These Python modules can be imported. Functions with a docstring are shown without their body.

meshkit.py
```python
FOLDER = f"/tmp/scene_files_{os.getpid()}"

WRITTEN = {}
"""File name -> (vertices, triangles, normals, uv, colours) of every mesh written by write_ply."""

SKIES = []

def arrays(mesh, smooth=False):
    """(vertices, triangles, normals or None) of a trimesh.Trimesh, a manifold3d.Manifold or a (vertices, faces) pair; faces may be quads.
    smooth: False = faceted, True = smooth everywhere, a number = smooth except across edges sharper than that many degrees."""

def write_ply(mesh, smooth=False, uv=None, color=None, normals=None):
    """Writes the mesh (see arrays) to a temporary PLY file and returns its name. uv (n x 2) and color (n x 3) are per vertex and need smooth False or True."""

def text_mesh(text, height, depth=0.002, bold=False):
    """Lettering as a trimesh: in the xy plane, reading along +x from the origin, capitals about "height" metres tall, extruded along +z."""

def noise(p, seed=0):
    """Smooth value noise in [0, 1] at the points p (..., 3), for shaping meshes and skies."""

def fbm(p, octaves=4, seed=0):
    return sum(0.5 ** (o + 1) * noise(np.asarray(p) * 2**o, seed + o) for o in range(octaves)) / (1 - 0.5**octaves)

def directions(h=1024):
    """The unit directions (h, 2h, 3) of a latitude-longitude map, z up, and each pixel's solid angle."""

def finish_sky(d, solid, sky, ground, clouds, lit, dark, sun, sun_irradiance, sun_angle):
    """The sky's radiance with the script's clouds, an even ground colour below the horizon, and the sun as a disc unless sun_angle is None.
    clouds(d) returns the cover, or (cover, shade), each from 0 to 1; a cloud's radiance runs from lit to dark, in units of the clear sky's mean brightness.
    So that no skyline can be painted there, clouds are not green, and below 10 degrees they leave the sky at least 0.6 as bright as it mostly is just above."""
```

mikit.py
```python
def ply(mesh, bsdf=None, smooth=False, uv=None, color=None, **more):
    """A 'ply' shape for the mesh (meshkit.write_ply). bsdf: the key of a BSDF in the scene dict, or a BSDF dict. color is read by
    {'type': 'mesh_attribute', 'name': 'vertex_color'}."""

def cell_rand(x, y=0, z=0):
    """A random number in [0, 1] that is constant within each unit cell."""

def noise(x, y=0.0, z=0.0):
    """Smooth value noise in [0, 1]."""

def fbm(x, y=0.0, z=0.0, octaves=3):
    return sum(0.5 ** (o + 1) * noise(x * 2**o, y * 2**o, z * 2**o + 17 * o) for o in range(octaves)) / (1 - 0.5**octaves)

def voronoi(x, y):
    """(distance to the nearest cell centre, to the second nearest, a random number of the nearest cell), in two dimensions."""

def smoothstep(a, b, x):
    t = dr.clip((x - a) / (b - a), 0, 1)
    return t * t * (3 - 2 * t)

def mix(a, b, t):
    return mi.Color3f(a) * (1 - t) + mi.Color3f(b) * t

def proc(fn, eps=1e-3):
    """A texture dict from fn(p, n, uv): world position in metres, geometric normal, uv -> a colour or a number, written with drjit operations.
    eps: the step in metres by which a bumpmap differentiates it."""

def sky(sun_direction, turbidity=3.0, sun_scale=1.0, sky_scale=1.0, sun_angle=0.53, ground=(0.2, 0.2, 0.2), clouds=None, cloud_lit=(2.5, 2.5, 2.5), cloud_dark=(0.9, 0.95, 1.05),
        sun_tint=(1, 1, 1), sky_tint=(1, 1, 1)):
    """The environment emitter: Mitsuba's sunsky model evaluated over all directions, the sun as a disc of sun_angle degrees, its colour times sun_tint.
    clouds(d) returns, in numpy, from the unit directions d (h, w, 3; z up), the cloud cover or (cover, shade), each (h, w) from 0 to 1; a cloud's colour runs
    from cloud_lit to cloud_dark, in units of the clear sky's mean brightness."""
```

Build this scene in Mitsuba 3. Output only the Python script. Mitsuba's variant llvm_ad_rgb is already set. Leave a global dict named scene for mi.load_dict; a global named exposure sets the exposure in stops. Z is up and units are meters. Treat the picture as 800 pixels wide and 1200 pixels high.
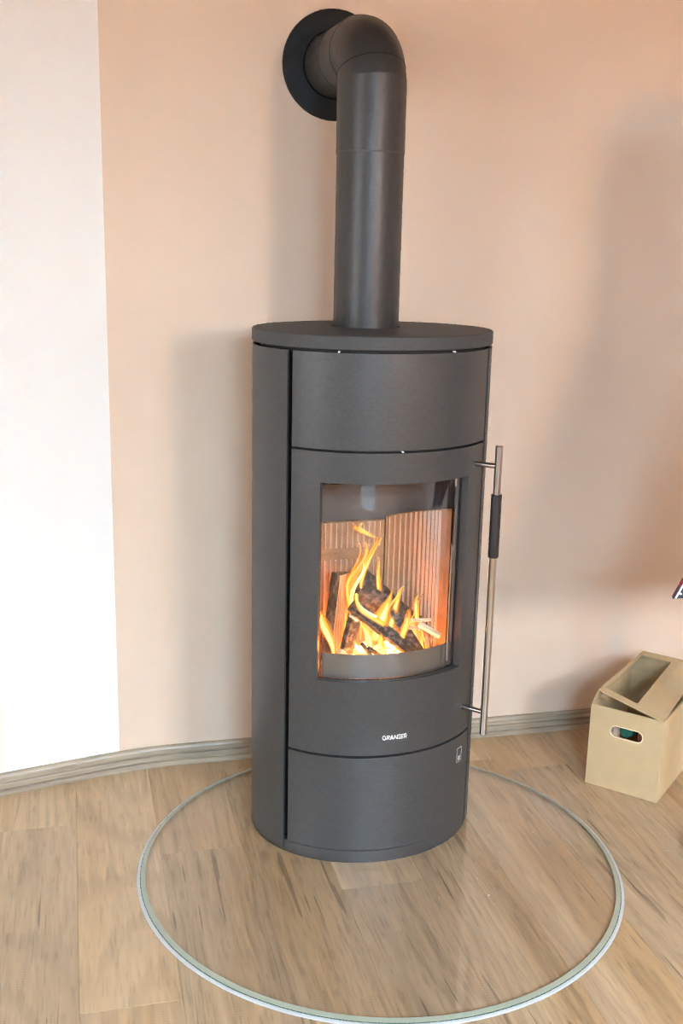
import math
import numpy as np
import trimesh
import manifold3d as m3
import drjit as dr
import mitsuba as mi
import mikit
import meshkit
from mikit import noise, fbm, smoothstep, mix, cell_rand

T = mi.ScalarTransform4f
PI = math.pi
scene, labels = {}, {}

# ------------------------------------------------------------------ camera
CAM = np.array([-0.6608, -2.3855, 1.3911])
YAW, PITCH, ROLL, FOCAL = 0.24487, 0.24308, 0.02247, 1273.9
_fw = np.array([math.sin(YAW) * math.cos(PITCH), math.cos(YAW) * math.cos(PITCH), -math.sin(PITCH)])
_r = np.array([math.cos(YAW), -math.sin(YAW), 0.0])
_u = np.cross(_r, _fw)
_up = -math.sin(ROLL) * _r + math.cos(ROLL) * _u
scene['camera'] = {
    'type': 'perspective', 'fov_axis': 'x',
    'fov': 2 * math.degrees(math.atan(400 / FOCAL)),
    'near_clip': 0.02, 'far_clip': 60.0,
    'to_world': T().look_at(origin=CAM.tolist(), target=(CAM + _fw).tolist(), up=_up.tolist()),
}
# ------------------------------------------------------------------ light
exposure = 0.03
SKY_PANEL_LIGHT = (49.0, 75.0, 97.0)         # glowing panel in place of hazy sky beyond the terrace door and the window
SIDE_PANEL_LIGHT = (6.6, 6.8, 7.2)        # added fill panel outside the side window
ADDED_LAMP_LIGHT = (152.0, 64.0, 9.0)      # small warm globe of the added lamp
EMBERS = (58.0, 15.5, 2.0)
FIRE = 1.0
# the windows and the lamp themselves are built with the room below


# ------------------------------------------------------------------ helpers
def numbered(name):
    if name not in scene and name not in labels and not any(k.startswith(name + '__') for k in scene):
        return name
    n = 1
    while True:
        k = '%s_%03d' % (name, n)
        if k not in scene and k not in labels and not any(q.startswith(k + '__') for q in scene):
            return k
        n += 1


def put(name, mesh, bsdf, parent=None, smooth=30, label=None, category=None, group=None, kind=None, **more):
    key = numbered(name if parent is None else parent + '__' + name)
    shape = mesh if isinstance(mesh, dict) else mikit.ply(mesh, bsdf, smooth=smooth, **more)
    scene[key] = shape
    d = {}
    if label: d['label'] = label
    if category: d['category'] = category
    if group: d['group'] = group
    if kind: d['kind'] = kind
    if d: labels[key] = d
    return key


def thing(name, label, category, group=None):
    key = numbered(name)
    labels[key] = {'label': label, 'category': category}
    if group: labels[key]['group'] = group
    return key


def to_tm(m):
    if isinstance(m, m3.Manifold):
        q = m.to_mesh()
        return trimesh.Trimesh(q.vert_properties[:, :3].astype(float), q.tri_verts.astype(int), process=False)
    return m


def join(*ms):
    return trimesh.util.concatenate([to_tm(m) for m in ms])


def box(x0, x1, y0, y1, z0, z1, bev=0.0):
    m = m3.Manifold.cube((x1 - x0, y1 - y0, z1 - z0)).translate((x0, y0, z0))
    if bev > 0:
        pts = []
        for sx in (0, 1):
            for sy in (0, 1):
                for sz in (0, 1):
                    c = np.array([(x0, x1)[sx], (y0, y1)[sy], (z0, z1)[sz]])
                    s = np.array([1 - 2 * sx, 1 - 2 * sy, 1 - 2 * sz]) * bev
                    for k in range(3):
                        o = s.copy(); o[k] = 0
                        pts.append(c + o)
        m = m3.Manifold.hull_points([tuple(q) for q in pts])
    return to_tm(m)


def bar(p, q, r, n=20, cap=0.0):
    p, q = np.array(p, float), np.array(q, float)
    L = np.linalg.norm(q - p)
    if cap > 0:
        prof = [(0, 0), (r - cap, 0), (r, cap), (r, L - cap), (r - cap, L), (0, L)]
    else:
        prof = [(0, 0), (r, 0), (r, L), (0, L)]
    m = trimesh.creation.revolve(np.array(prof), sections=n)
    m.apply_transform(trimesh.geometry.align_vectors([0, 0, 1], (q - p) / L))
    m.apply_translation(p)
    return m


def lathe(prof, n=96, closed=False):
    prof = list(prof)
    if closed: prof.append(prof[0])
    return trimesh.creation.revolve(np.array(prof, float), sections=n)


def sweep(section, frames, cap=True):
    """section: (n,2) closed polygon; frames: list of (origin, ex, ey); a watertight prism."""
    n, k = len(section), len(frames)
    v = np.concatenate([o + section[:, :1] * ex + section[:, 1:2] * ey for o, ex, ey in frames])
    f = []
    for i in range(k - 1):
        for j in range(n):
            a, b = i * n + j, i * n + (j + 1) % n
            c, d = a + n, b + n
            f += [[a, b, d], [a, d, c]]
    if cap:
        poly = trimesh.creation.triangulate_polygon(__import__('shapely').Polygon(section), engine='earcut')
        pv, pf = poly
        # match the triangulation's vertices to the section
        idx = [int(np.argmin(((section - q) ** 2).sum(1))) for q in pv]
        for t in pf:
            t = [idx[q] for q in t]
            f.append([t[0], t[2], t[1]])
            f.append([t[0] + (k - 1) * n, t[1] + (k - 1) * n, t[2] + (k - 1) * n])
    m = trimesh.Trimesh(v, np.array(f), process=False)
    if m.volume < 0: m.invert()
    return m


def hull(points):
    return m3.Manifold.hull_points([tuple(map(float, p)) for p in points])


def text(s, height, depth, bold=True):
    return meshkit.text_mesh(s, height, depth, bold=bold)


# ------------------------------------------------------------------ materials
def rgb(r, g, b): return {'type': 'rgb', 'value': [float(r), float(g), float(b)]}


def mat(key, base, rough=0.5, bump=None, bump_scale=1.0, eps=1e-3, **kw):
    d = {'type': 'principled', 'base_color': base if isinstance(base, dict) else rgb(*base), 'roughness': rough, **kw}
    if bump is not None:
        d = {'type': 'bumpmap', 'arbitrary': mikit.proc(bump, eps), 'scale': bump_scale, 'bsdf': d}
    scene[key] = {'type': 'twosided', 'bsdf': d}
    return key


def plaster_bump(p, n, uv):
    return 0.0006 * fbm(p.x * 220, p.y * 220, p.z * 220, 2)


def wall_paint(r, g, b, amount=0.03):
    def fn(p, n, uv):
        t = fbm(p.x * 3.1, p.y * 3.1, p.z * 2.3, 3)
        s = 1 + amount * (t - 0.5) * 2
        return mi.Color3f(r * s, g * s, b * s)
    return mikit.proc(fn)


mat('m_wall_rose', wall_paint(0.70, 0.555, 0.435, 0.03), 0.9, plaster_bump, 1.0, 2e-3, specular=0.2)
mat('m_wall_white', wall_paint(0.78, 0.77, 0.74, 0.01), 0.9, plaster_bump, 1.0, 2e-3, specular=0.2)
mat('m_wall_beige', wall_paint(0.80, 0.75, 0.64, 0.02), 0.9, specular=0.2)
mat('m_room_white', (0.84, 0.84, 0.84), 0.9)


def oak(seed, tone):
    """rustic oak planks with the grain along y"""
    tr, tg, tb = tone

    def fn(p, n, uv):
        x, y = p.x + seed * 3.71, p.y + seed * 7.93
        w = x + 0.022 * (fbm(x * 5, y * 1.6, seed, 2) - 0.5) + 0.005 * (noise(x * 30, y * 9, seed) - 0.5)
        broad = fbm(w * 11, y * 1.1, seed + 1.0, 3)
        fibre = fbm(w * 130, y * 11, seed + 2.0, 3)
        pores = smoothstep(0.62, 0.80, noise(w * 270, y * 26, seed + 3.0))
        h = 11 * noise(w * 6.5, y * 0.8, seed + 4.0) + 0.5 * fibre
        ring = smoothstep(0.55, 1.0, 0.5 + 0.5 * dr.sin(6.2832 * h))
        sap = smoothstep(0.56, 0.72, fbm(w * 13, y * 0.8, seed + 5.0, 3))
        crack = smoothstep(0.80, 0.88, noise(w * 150, y * 6.0, seed + 7.0)) * smoothstep(0.55, 0.70, noise(x * 12, y * 4.1, seed + 8.0))
        ladder = (0.5 + 0.5 * dr.sin(y * 900 + 4 * noise(x * 40, y * 5, seed))) * smoothstep(0.62, 0.78, noise(w * 34, y * 3.4, seed + 9.0))
        cx, cy = x * 3.1, y * 1.25
        kx, ky, kr = mikit.voronoi(cx, cy)
        on = mi.Float(kr > 0.55)
        knot = smoothstep(0.022, 0.006, kx) * on
        halo = smoothstep(0.085, 0.02, kx) * on * (0.5 + 0.5 * dr.sin(kx * 420))
        v = 0.80 + 0.26 * (broad - 0.5) + 0.30 * (fibre - 0.5) - 0.09 * pores - 0.08 * ring - 0.07 * ladder
        v = v * (1 - 0.42 * crack) * (1 - 0.5 * knot) * (1 - 0.16 * halo)
        hue = fbm(w * 7, y * 0.9, seed + 11.0, 2)
        c = mix(mix((0.470, 0.318, 0.175), (0.455, 0.335, 0.222), smoothstep(0.3, 0.7, hue)), (0.575, 0.440, 0.285), 0.5 * sap)
        return c * v * mi.Color3f(1.15 * tr, 1.12 * tg, 1.04 * tb)
    return mikit.proc(fn)


OAKS = []
for i, tone in enumerate([(1.0, 1.0, 1.0), (1.11, 1.12, 1.13), (0.90, 0.90, 0.90), (1.04, 1.0, 0.95)]):
    OAKS.append(mat('m_oak_%d' % i, oak(i * 1.37 + 0.31, tone), 0.42, specular=0.4))
mat('m_subfloor', (0.10, 0.075, 0.05), 0.9)


def base_wood(p, n, uv):
    z = p.z * 1.0
    s = fbm(p.x * 3 + p.y * 2, z * 160, 2.0, 3)
    f = noise(p.x * 12, z * 700, 4.0)
    t = fbm(p.x * 14, p.y * 3, z * 90, 2)
    v = 0.62 + 0.55 * s + 0.16 * (f - 0.5) + 0.2 * (t - 0.5)
    return mix((0.36, 0.30, 0.225), (0.40, 0.33, 0.235), smoothstep(0.35, 0.65, t)) * v


mat('m_baseboard', mikit.proc(base_wood), 0.4, specular=0.5)


def metal_grain(p, n, uv):
    return 0.00012 * noise(p.x * 1400, p.y * 1400, p.z * 1400)


def metal_tone(base):
    def fn(p, n, uv):
        t = fbm(p.x * 260, p.y * 260, p.z * 260, 2)
        s = base * (0.86 + 0.28 * t)
        return mi.Color3f(s * 0.96, s * 1.0, s * 0.99)
    return mikit.proc(fn)


mat('m_stove', metal_tone(0.036), 0.42, specular=0.55)
mat('m_stove_top', metal_tone(0.05), 0.55, specular=0.3)
mat('m_pipe', metal_tone(0.030), 0.4, specular=0.5)
mat('m_rosette', metal_tone(0.013), 0.5, specular=0.2)
mat('m_black', (0.008, 0.008, 0.008), 0.7)
mat('m_liner', (0.10, 0.095, 0.088), 0.7)
mat('m_dark_steel', (0.05, 0.047, 0.045), 0.5)
scene['m_steel'] = {'type': 'twosided', 'bsdf': {'type': 'principled', 'base_color': rgb(0.52, 0.50, 0.48), 'metallic': 1.0, 'roughness': 0.14}}
scene['m_satin'] = {'type': 'twosided', 'bsdf': {'type': 'principled', 'base_color': rgb(0.17, 0.17, 0.17), 'metallic': 0.8, 'roughness': 0.36}}
mat('m_grip', (0.012, 0.012, 0.013), 0.4)
mat('m_print', (0.86, 0.86, 0.86), 0.5)
mat('m_badge_grey', (0.42, 0.42, 0.41), 0.5)


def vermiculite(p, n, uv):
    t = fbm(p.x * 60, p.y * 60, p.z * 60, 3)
    return mi.Color3f(0.40, 0.225, 0.115) * (0.85 + 0.3 * t)  # darkened and warmed: fire glow and shade between ribs put into the colour


mat('m_brick_shaded', mikit.proc(vermiculite), 0.85)
mat('m_brick_lit_rib', (0.72, 0.55, 0.41), 0.8)  # same material as the plate, painted paler so the crests look firelit
mat('m_ash', (0.36, 0.30, 0.25), 0.95)


def bark(p, n, uv):
    t = fbm(p.x * 70, p.y * 70, p.z * 30, 3)
    k = noise(p.x * 160, p.y * 160, p.z * 60)
    return mix((0.07, 0.035, 0.018), (0.30, 0.16, 0.08), smoothstep(0.35, 0.7, t)) * (0.7 + 0.6 * k)


def char(p, n, uv):
    t = fbm(p.x * 90, p.y * 90, p.z * 90, 3)
    return mix((0.012, 0.011, 0.010), (0.13, 0.118, 0.112), smoothstep(0.42, 0.80, t))


def splitwood(p, n, uv):
    t = fbm(p.x * 150, p.y * 150, p.z * 16, 3)
    return mix((0.36, 0.19, 0.09), (0.62, 0.40, 0.22), smoothstep(0.3, 0.7, t))


mat('m_bark', mikit.proc(bark), 0.9)
mat('m_char', mikit.proc(char), 0.75)
mat('m_split', mikit.proc(splitwood), 0.85)
mat('m_chip', (0.80, 0.66, 0.45), 0.85)

scene['m_pane'] = {'type': 'thindielectric', 'int_ior': 1.52}
scene['m_edge_glass'] = {'type': 'principled', 'base_color': rgb(0.70, 0.80, 0.70), 'roughness': 0.12, 'spec_trans': 0.55, 'eta': 1.5}
mat('m_seal', (0.40, 0.42, 0.42), 0.3, specular=0.6, clearcoat=0.4)
mat('m_glass_edge', (0.27, 0.30, 0.23), 0.16, specular=0.7, clearcoat=0.6)
mat('m_glass_line', (0.05, 0.09, 0.07), 0.2)


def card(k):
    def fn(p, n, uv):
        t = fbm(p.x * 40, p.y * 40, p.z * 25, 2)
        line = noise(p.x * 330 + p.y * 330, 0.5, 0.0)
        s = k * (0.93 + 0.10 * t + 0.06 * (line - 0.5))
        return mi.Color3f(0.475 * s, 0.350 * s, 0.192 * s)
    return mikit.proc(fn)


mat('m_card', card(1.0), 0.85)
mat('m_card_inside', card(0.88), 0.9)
mat('m_card_edge', (0.74, 0.60, 0.40), 0.9)
mat('m_bottle_green', (0.03, 0.16, 0.11), 0.25)
mat('m_stick', (0.50, 0.33, 0.24), 0.8)
mat('m_stick_red', (0.26, 0.10, 0.06), 0.8)
mat('m_cloth_red', (0.20, 0.025, 0.045), 0.9, sheen=0.4)
mat('m_cloth_navy', (0.030, 0.038, 0.055), 0.85, sheen=0.4)
mat('m_piping', (0.85, 0.84, 0.83), 0.7)
mat('m_dark_wood', (0.09, 0.05, 0.03), 0.5)


def ceiling_wood(p, n, uv):
    t = fbm(p.x * 1.4, p.y * 45, 1.0, 3)
    return mix((0.12, 0.075, 0.04), (0.20, 0.13, 0.07), t)


mat('m_ceiling', mikit.proc(ceiling_wood), 0.55)
mat('m_frame_white', (0.8, 0.8, 0.8), 0.4)
mat('m_terrace', (0.6, 0.58, 0.55), 0.9)
mat('m_lamp_shell', (0.6, 0.55, 0.5), 0.5)

# ------------------------------------------------------------------ the room
WALL = 0.355
CEIL = 2.45
X0, X1, YF = -2.6, 2.4, -3.3
# the back wall bends gently towards the room on the left
bend = [(-0.43, 0.355), (-0.48, 0.353), (-0.53, 0.3475), (-0.58, 0.3395), (-0.63, 0.3295), (-0.68, 0.3182)]
slope = (0.3295 - 0.266 - 0.0118) / (0.881 - 0.63)
slope = 0.226
left_end = (X0, bend[-1][1] + slope * (X0 + 0.68))
def wall_y(x):
    pts = np.array([left_end] + bend[::-1] + [(X1, WALL)])
    return float(np.interp(x, pts[:, 0], pts[:, 1]))


def wall_prism(xs, z0=0.0, z1=CEIL, th=0.12):
    front = [(x, wall_y(x)) for x in xs]
    n = len(front)
    v, f = [], []
    for x, y in front:
        v += [(x, y, z0), (x, y, z1), (x, y + th, z0), (x, y + th, z1)]
    for i in range(n - 1):
        a, b = 4 * i, 4 * i + 4
        f += [[a, b, b + 1], [a, b + 1, a + 1], [a + 2, a + 3, b + 3], [a + 2, b + 3, b + 2],
              [a + 1, b + 1, b + 3], [a + 1, b + 3, a + 3], [a, a + 2, b + 2], [a, b + 2, b]]
    e = 4 * (n - 1)
    f += [[0, 1, 3], [0, 3, 2], [e, e + 2, e + 3], [e, e + 3, e + 1]]
    return trimesh.Trimesh(np.array(v, float), np.array(f), process=False)


EDGE, EDGE2 = -0.576, -0.862
put('wall_back', wall_prism([EDGE, -0.53, -0.48, -0.43, X1]), 'm_wall_rose', smooth=25, kind='structure', label='rose beige painted wall behind the stove')
put('wall_left', wall_prism([EDGE2, -0.68, -0.63, -0.58, EDGE]), 'm_wall_white', smooth=25, kind='structure', label='white painted strip of wall left of the stove')
put('wall_far_left', wall_prism([X0, EDGE2]), 'm_wall_beige', smooth=25, kind='structure', label='beige painted wall at the left edge')
put('wall_right', box(X1, X1 + .12, YF, WALL + .12, 0, CEIL), 'm_room_white', kind='structure')
SY0, SY1, SZ0, SZ1 = -2.75, -1.15, 0.55, 2.10
ws = m3.Manifold.cube((.12, WALL - YF, CEIL)).translate((X0 - .12, YF, 0)) - m3.Manifold.cube((.4, SY1 - SY0, SZ1 - SZ0)).translate((X0 - .3, SY0, SZ0))
put('wall_side', to_tm(ws), 'm_room_white', smooth=False, kind='structure')
put('ceiling', box(X0 - .12, X1 + .12, YF - .12, WALL + .15, CEIL, CEIL + .1), 'm_ceiling', kind='structure')
# front wall with a terrace door and a small window, both behind the camera
DX0, DX1, DZ1 = -0.78, 0.02, 2.05
WX0, WX1, WZ0, WZ1 = 0.62, 1.42, 1.02, 2.02
fw = m3.Manifold.cube((X1 - X0 + .24, .12, CEIL)).translate((X0 - .12, YF - .12, 0))
fw -= m3.Manifold.cube((DX1 - DX0, .4, DZ1 - .02)).translate((DX0, YF - .3, 0.02))
fw -= m3.Manifold.cube((WX1 - WX0, .4, WZ1 - WZ0)).translate((WX0, YF - .3, WZ0))
put('wall_front', to_tm(fw), 'm_room_white', smooth=False, kind='structure')


def window(name, x0, x1, z0, z1, light, f=.05):
    t = numbered(name)
    labels[t] = {'kind': 'structure', 'label': 'window in the wall opposite the stove'}
    m = [box(x0, x0 + f, YF - .09, YF - .03, z0, z1), box(x1 - f, x1, YF - .09, YF - .03, z0, z1),
         box(x0 + f, x1 - f, YF - .09, YF - .03, z0, z0 + f), box(x0 + f, x1 - f, YF - .09, YF - .03, z1 - f, z1)]
    put('window_frame', join(*m), 'm_frame_white', t, smooth=False)
    v = np.array([(x0 + f, YF - .08, z0 + f), (x1 - f, YF - .08, z0 + f), (x1 - f, YF - .08, z1 - f), (x0 + f, YF - .08, z1 - f)])
    sheet = trimesh.Trimesh(v, np.array([[2, 1, 0], [3, 2, 0]]), process=False)
    pane = mikit.ply(sheet, 'm_pane' if light is None else 'm_frame_white')
    if light is not None: pane['emitter'] = {'type': 'area', 'radiance': rgb(*light)}
    put('window_pane', pane, None, t)


window('window_1', DX0, DX1, 0.02, DZ1, None)          # terrace door of clear glass
window('window_2', WX0, WX1, WZ0, WZ1, None)
# the terrace and an added glowing panel as hazy sky, its height set to grade the wall
put('terrace', box(-6, 6, -9.0, YF - .12, -.12, -.02), 'm_terrace', kind='structure')
v = np.array([(-1.5, -4.6, 1.89), (2.7, -4.6, 1.89), (2.7, -4.6, 2.9), (-1.5, -4.6, 2.9)])
sk = mikit.ply(trimesh.Trimesh(v, np.array([[2, 1, 0], [3, 2, 0]]), process=False), 'm_frame_white')
sk['emitter'] = {'type': 'area', 'sampling_weight': 40.0, 'radiance': rgb(*SKY_PANEL_LIGHT)}
scene['sky_light_panel'] = sk
labels['window_3'] = {'kind': 'structure', 'label': 'unseen window in the left side wall letting in fill light'}  # unseen side window, put in for fill daylight from the left
put('window_frame', join(box(X0 - .09, X0 - .03, SY0, SY0 + .06, SZ0, SZ1), box(X0 - .09, X0 - .03, SY1 - .06, SY1, SZ0, SZ1), box(X0 - .09, X0 - .03, SY0 + .06, SY1 - .06, SZ0, SZ0 + .06),
    box(X0 - .09, X0 - .03, SY0 + .06, SY1 - .06, SZ1 - .06, SZ1), box(X0 - .09, X0 - .03, -1.98, -1.92, SZ0 + .06, SZ1 - .06)), 'm_frame_white', 'window_3', smooth=False)
pv = np.array([(X0 - .06, SY0 + .06, SZ0 + .06), (X0 - .06, SY1 - .06, SZ0 + .06), (X0 - .06, SY1 - .06, SZ1 - .06), (X0 - .06, SY0 + .06, SZ1 - .06)])
put('window_pane', trimesh.Trimesh(pv, np.array([[0, 1, 2], [0, 2, 3]]), process=False), 'm_pane', 'window_3', smooth=False)
v = np.array([(-3.3, -3.6, 0.6), (-3.3, -0.3, 0.6), (-3.3, -0.3, 2.8), (-3.3, -3.6, 2.8)])  # glowing panel added outside the side window as fill light
sk2 = mikit.ply(trimesh.Trimesh(v, np.array([[0, 1, 2], [0, 2, 3]]), process=False), 'm_frame_white')
sk2['emitter'] = {'type': 'area', 'sampling_weight': 30.0, 'radiance': rgb(*SIDE_PANEL_LIGHT)}
scene['sky_light_panel_001'] = sk2
labels['sky_light_panel_001'] = {'kind': 'structure', 'label': 'glowing panel added as bright sky outside the side window'}
labels['sky_light_panel'] = {'kind': 'structure', 'label': 'glowing panel added as bright hazy sky outside the terrace door'}

# floor: oak planks, the seams run at right angles to the back wall
put('floor', box(X0, X1, YF, WALL + .1, -0.05, -0.008), 'm_subfloor', kind='structure', label='oak plank floor')
PW, PL = 0.1895, 1.32
known = {-1: 0.081, 0: -0.605, 1: -0.095, 2: 0.29, 3: -0.318, 4: -0.02, 5: 0.21, 6: 0.14, 7: -0.32, -2: -0.35}
rng = np.random.default_rng(7)
for i in range(-12, 18):
    x0 = -0.692 + (i) * PW
    if x0 + PW < X0 or x0 > X1: continue
    j0 = known.get(i, float(rng.uniform(-0.8, 0.4)))
    y = j0
    cuts = [y]
    while y > YF: y -= PL; cuts.append(y)
    y = j0
    while y < WALL: y += PL; cuts.insert(0, y)
    for k in range(len(cuts) - 1):
        ya, yb = max(cuts[k + 1], YF), min(cuts[k], WALL + .04)
        if yb - ya < 0.01: continue
        g = 0.00012
        dz = float(rng.uniform(-0.0003, 0))
        bm = box(max(x0, X0) + g, min(x0 + PW, X1) - g, ya + g, yb - g, -0.008, dz, 0.0005)
        pick = {(-1, 0): 1, (0, 0): 1, (0, 1): 0, (-1, 1): 0, (1, 0): 3, (3, 0): 1, (3, 1): 2}.get((i, k), int(rng.integers(0, 4)))
        put('plank', bm, OAKS[pick], 'floor', smooth=False)

# baseboard following the bent wall
prof = np.array([(0, 0), (0.0130, 0), (0.0130, 0.0125), (0.0118, 0.0140), (0.0070, 0.0158), (0.0070, 0.0185),
                 (0.0122, 0.0195), (0.0122, 0.0325), (0.0072, 0.0342), (0.0072, 0.0368), (0.0118, 0.0385),
                 (0.0112, 0.0490), (0.0085, 0.0550), (0.0040, 0.0580), (0, 0.0580)])
pts = [(X0 + .02, wall_y(X0 + .02)), (-1.6, wall_y(-1.6)), (-0.9, wall_y(-.9))] + bend[::-1] + [(-0.35, WALL), (0.5, WALL), (X1, WALL)]
fr = []
for i, (x, y) in enumerate(pts):
    a, b = np.array(pts[max(i - 1, 0)]), np.array(pts[min(i + 1, len(pts) - 1)])
    t = (b - a) / np.linalg.norm(b - a)
    fr.append((np.array([x, y, 0.0]), np.array([t[1], -t[0], 0]), np.array([0, 0, 1.0])))
put('baseboard_back', sweep(prof, fr), 'm_baseboard', smooth=12, kind='structure', label='grey wood effect skirting board with two grooves along the wall')

# ------------------------------------------------------------------ the stove
ROT = 0.055
SA, SB = 0.2735, 0.2735 * 0.8472
STOVE = trimesh.transformations.rotation_matrix(ROT, [0, 0, 1])


def st(m):
    m = to_tm(m).copy(); m.apply_transform(STOVE); return m


_th = np.linspace(-1.5 * PI, 1.5 * PI, 6001)


def ell(off=0.0):
    """arc length <-> angle table of the ellipse; angle 0 is the front, positive to the right"""
    return SA, SB, off


_dx, _dy = SA * np.cos(_th), SB * np.sin(_th)
_s = np.concatenate([[0], np.cumsum(np.hypot(np.diff(SA * np.sin(_th)), np.diff(-SB * np.cos(_th))))])
_s -= np.interp(0, _th, _s)
def s_of(deg): return float(np.interp(math.radians(deg), _th, _s))


def on_ellipse(s, off):
    t = np.interp(s, _s, _th)
    px, py = SA * np.sin(t), -SB * np.cos(t)
    nx, ny = np.sin(t) / SA, -np.cos(t) / SB
    L = np.hypot(nx, ny)
    return px + off * nx / L, py + off * ny / L


def wrap(s0, s1, z0, z1, d_in, d_out, hole=None, step=0.008):
    """a panel in (arc length, z) from d_in to d_out off the ellipse, on a regular grid, with an optional rectangular hole"""
    def cuts(a, b, extra):
        e = sorted([a, b] + [x for x in extra if a < x < b])
        out = []
        for p, q in zip(e[:-1], e[1:]):
            out += list(np.linspace(p, q, max(2, int(math.ceil((q - p) / step)) + 1))[:-1])
        return np.array(out + [b])
    S = cuts(s0, s1, hole[:2] if hole else [])
    Z = np.array(sorted([z0, z1] + (list(hole[2:]) if hole else [])))
    ns, nz = len(S), len(Z)
    SS, ZZ = np.meshgrid(S, Z)
    def layer(d):
        x, y = on_ellipse(SS.ravel(), d)
        return np.stack([x, y, ZZ.ravel()], 1)
    v = np.vstack([layer(d_out), layer(d_in)])
    N = ns * nz
    f, edge = [], {}
    for r in range(nz - 1):
        for c in range(ns - 1):
            if hole:
                sm, zm = (S[c] + S[c + 1]) / 2, (Z[r] + Z[r + 1]) / 2
                if hole[0] < sm < hole[1] and hole[2] < zm < hole[3]: continue
            a = r * ns + c; q = [a, a + 1, a + ns + 1, a + ns]
            f += [[q[0], q[1], q[2]], [q[0], q[2], q[3]], [N + q[0], N + q[2], N + q[1]], [N + q[0], N + q[3], N + q[2]]]
            for k in range(4):
                p, w = q[k], q[(k + 1) % 4]
                if (w, p) in edge: del edge[(w, p)]
                else: edge[(p, w)] = 1
    for p, w in edge:
        f += [[w, p, N + p], [w, N + p, N + w]]
    return trimesh.Trimesh(v, np.array(f), process=False)


def at(s, off, z):
    x, y = on_ellipse(s, off)
    v = STOVE @ np.array([float(x), float(y), z, 1.0])
    return v[:3]


def pane_sheet(s0, s1, z0, z1, d_in, d_out):
    S = np.linspace(s0, s1, 60)
    x, y = on_ellipse(S, d_out)
    v = np.vstack([np.stack([x, y, 0 * x + z], 1) for z in (z0, z1)])
    return trimesh.Trimesh(v, np.array([q for i in range(59) for q in ([i, i + 1, i + 61], [i, i + 61, i + 60])]), process=False)


def rect(s0, s1, z0, z1):
    return m3.CrossSection([[(s0, z0), (s1, z0), (s1, z1), (s0, z1)]])


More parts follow.
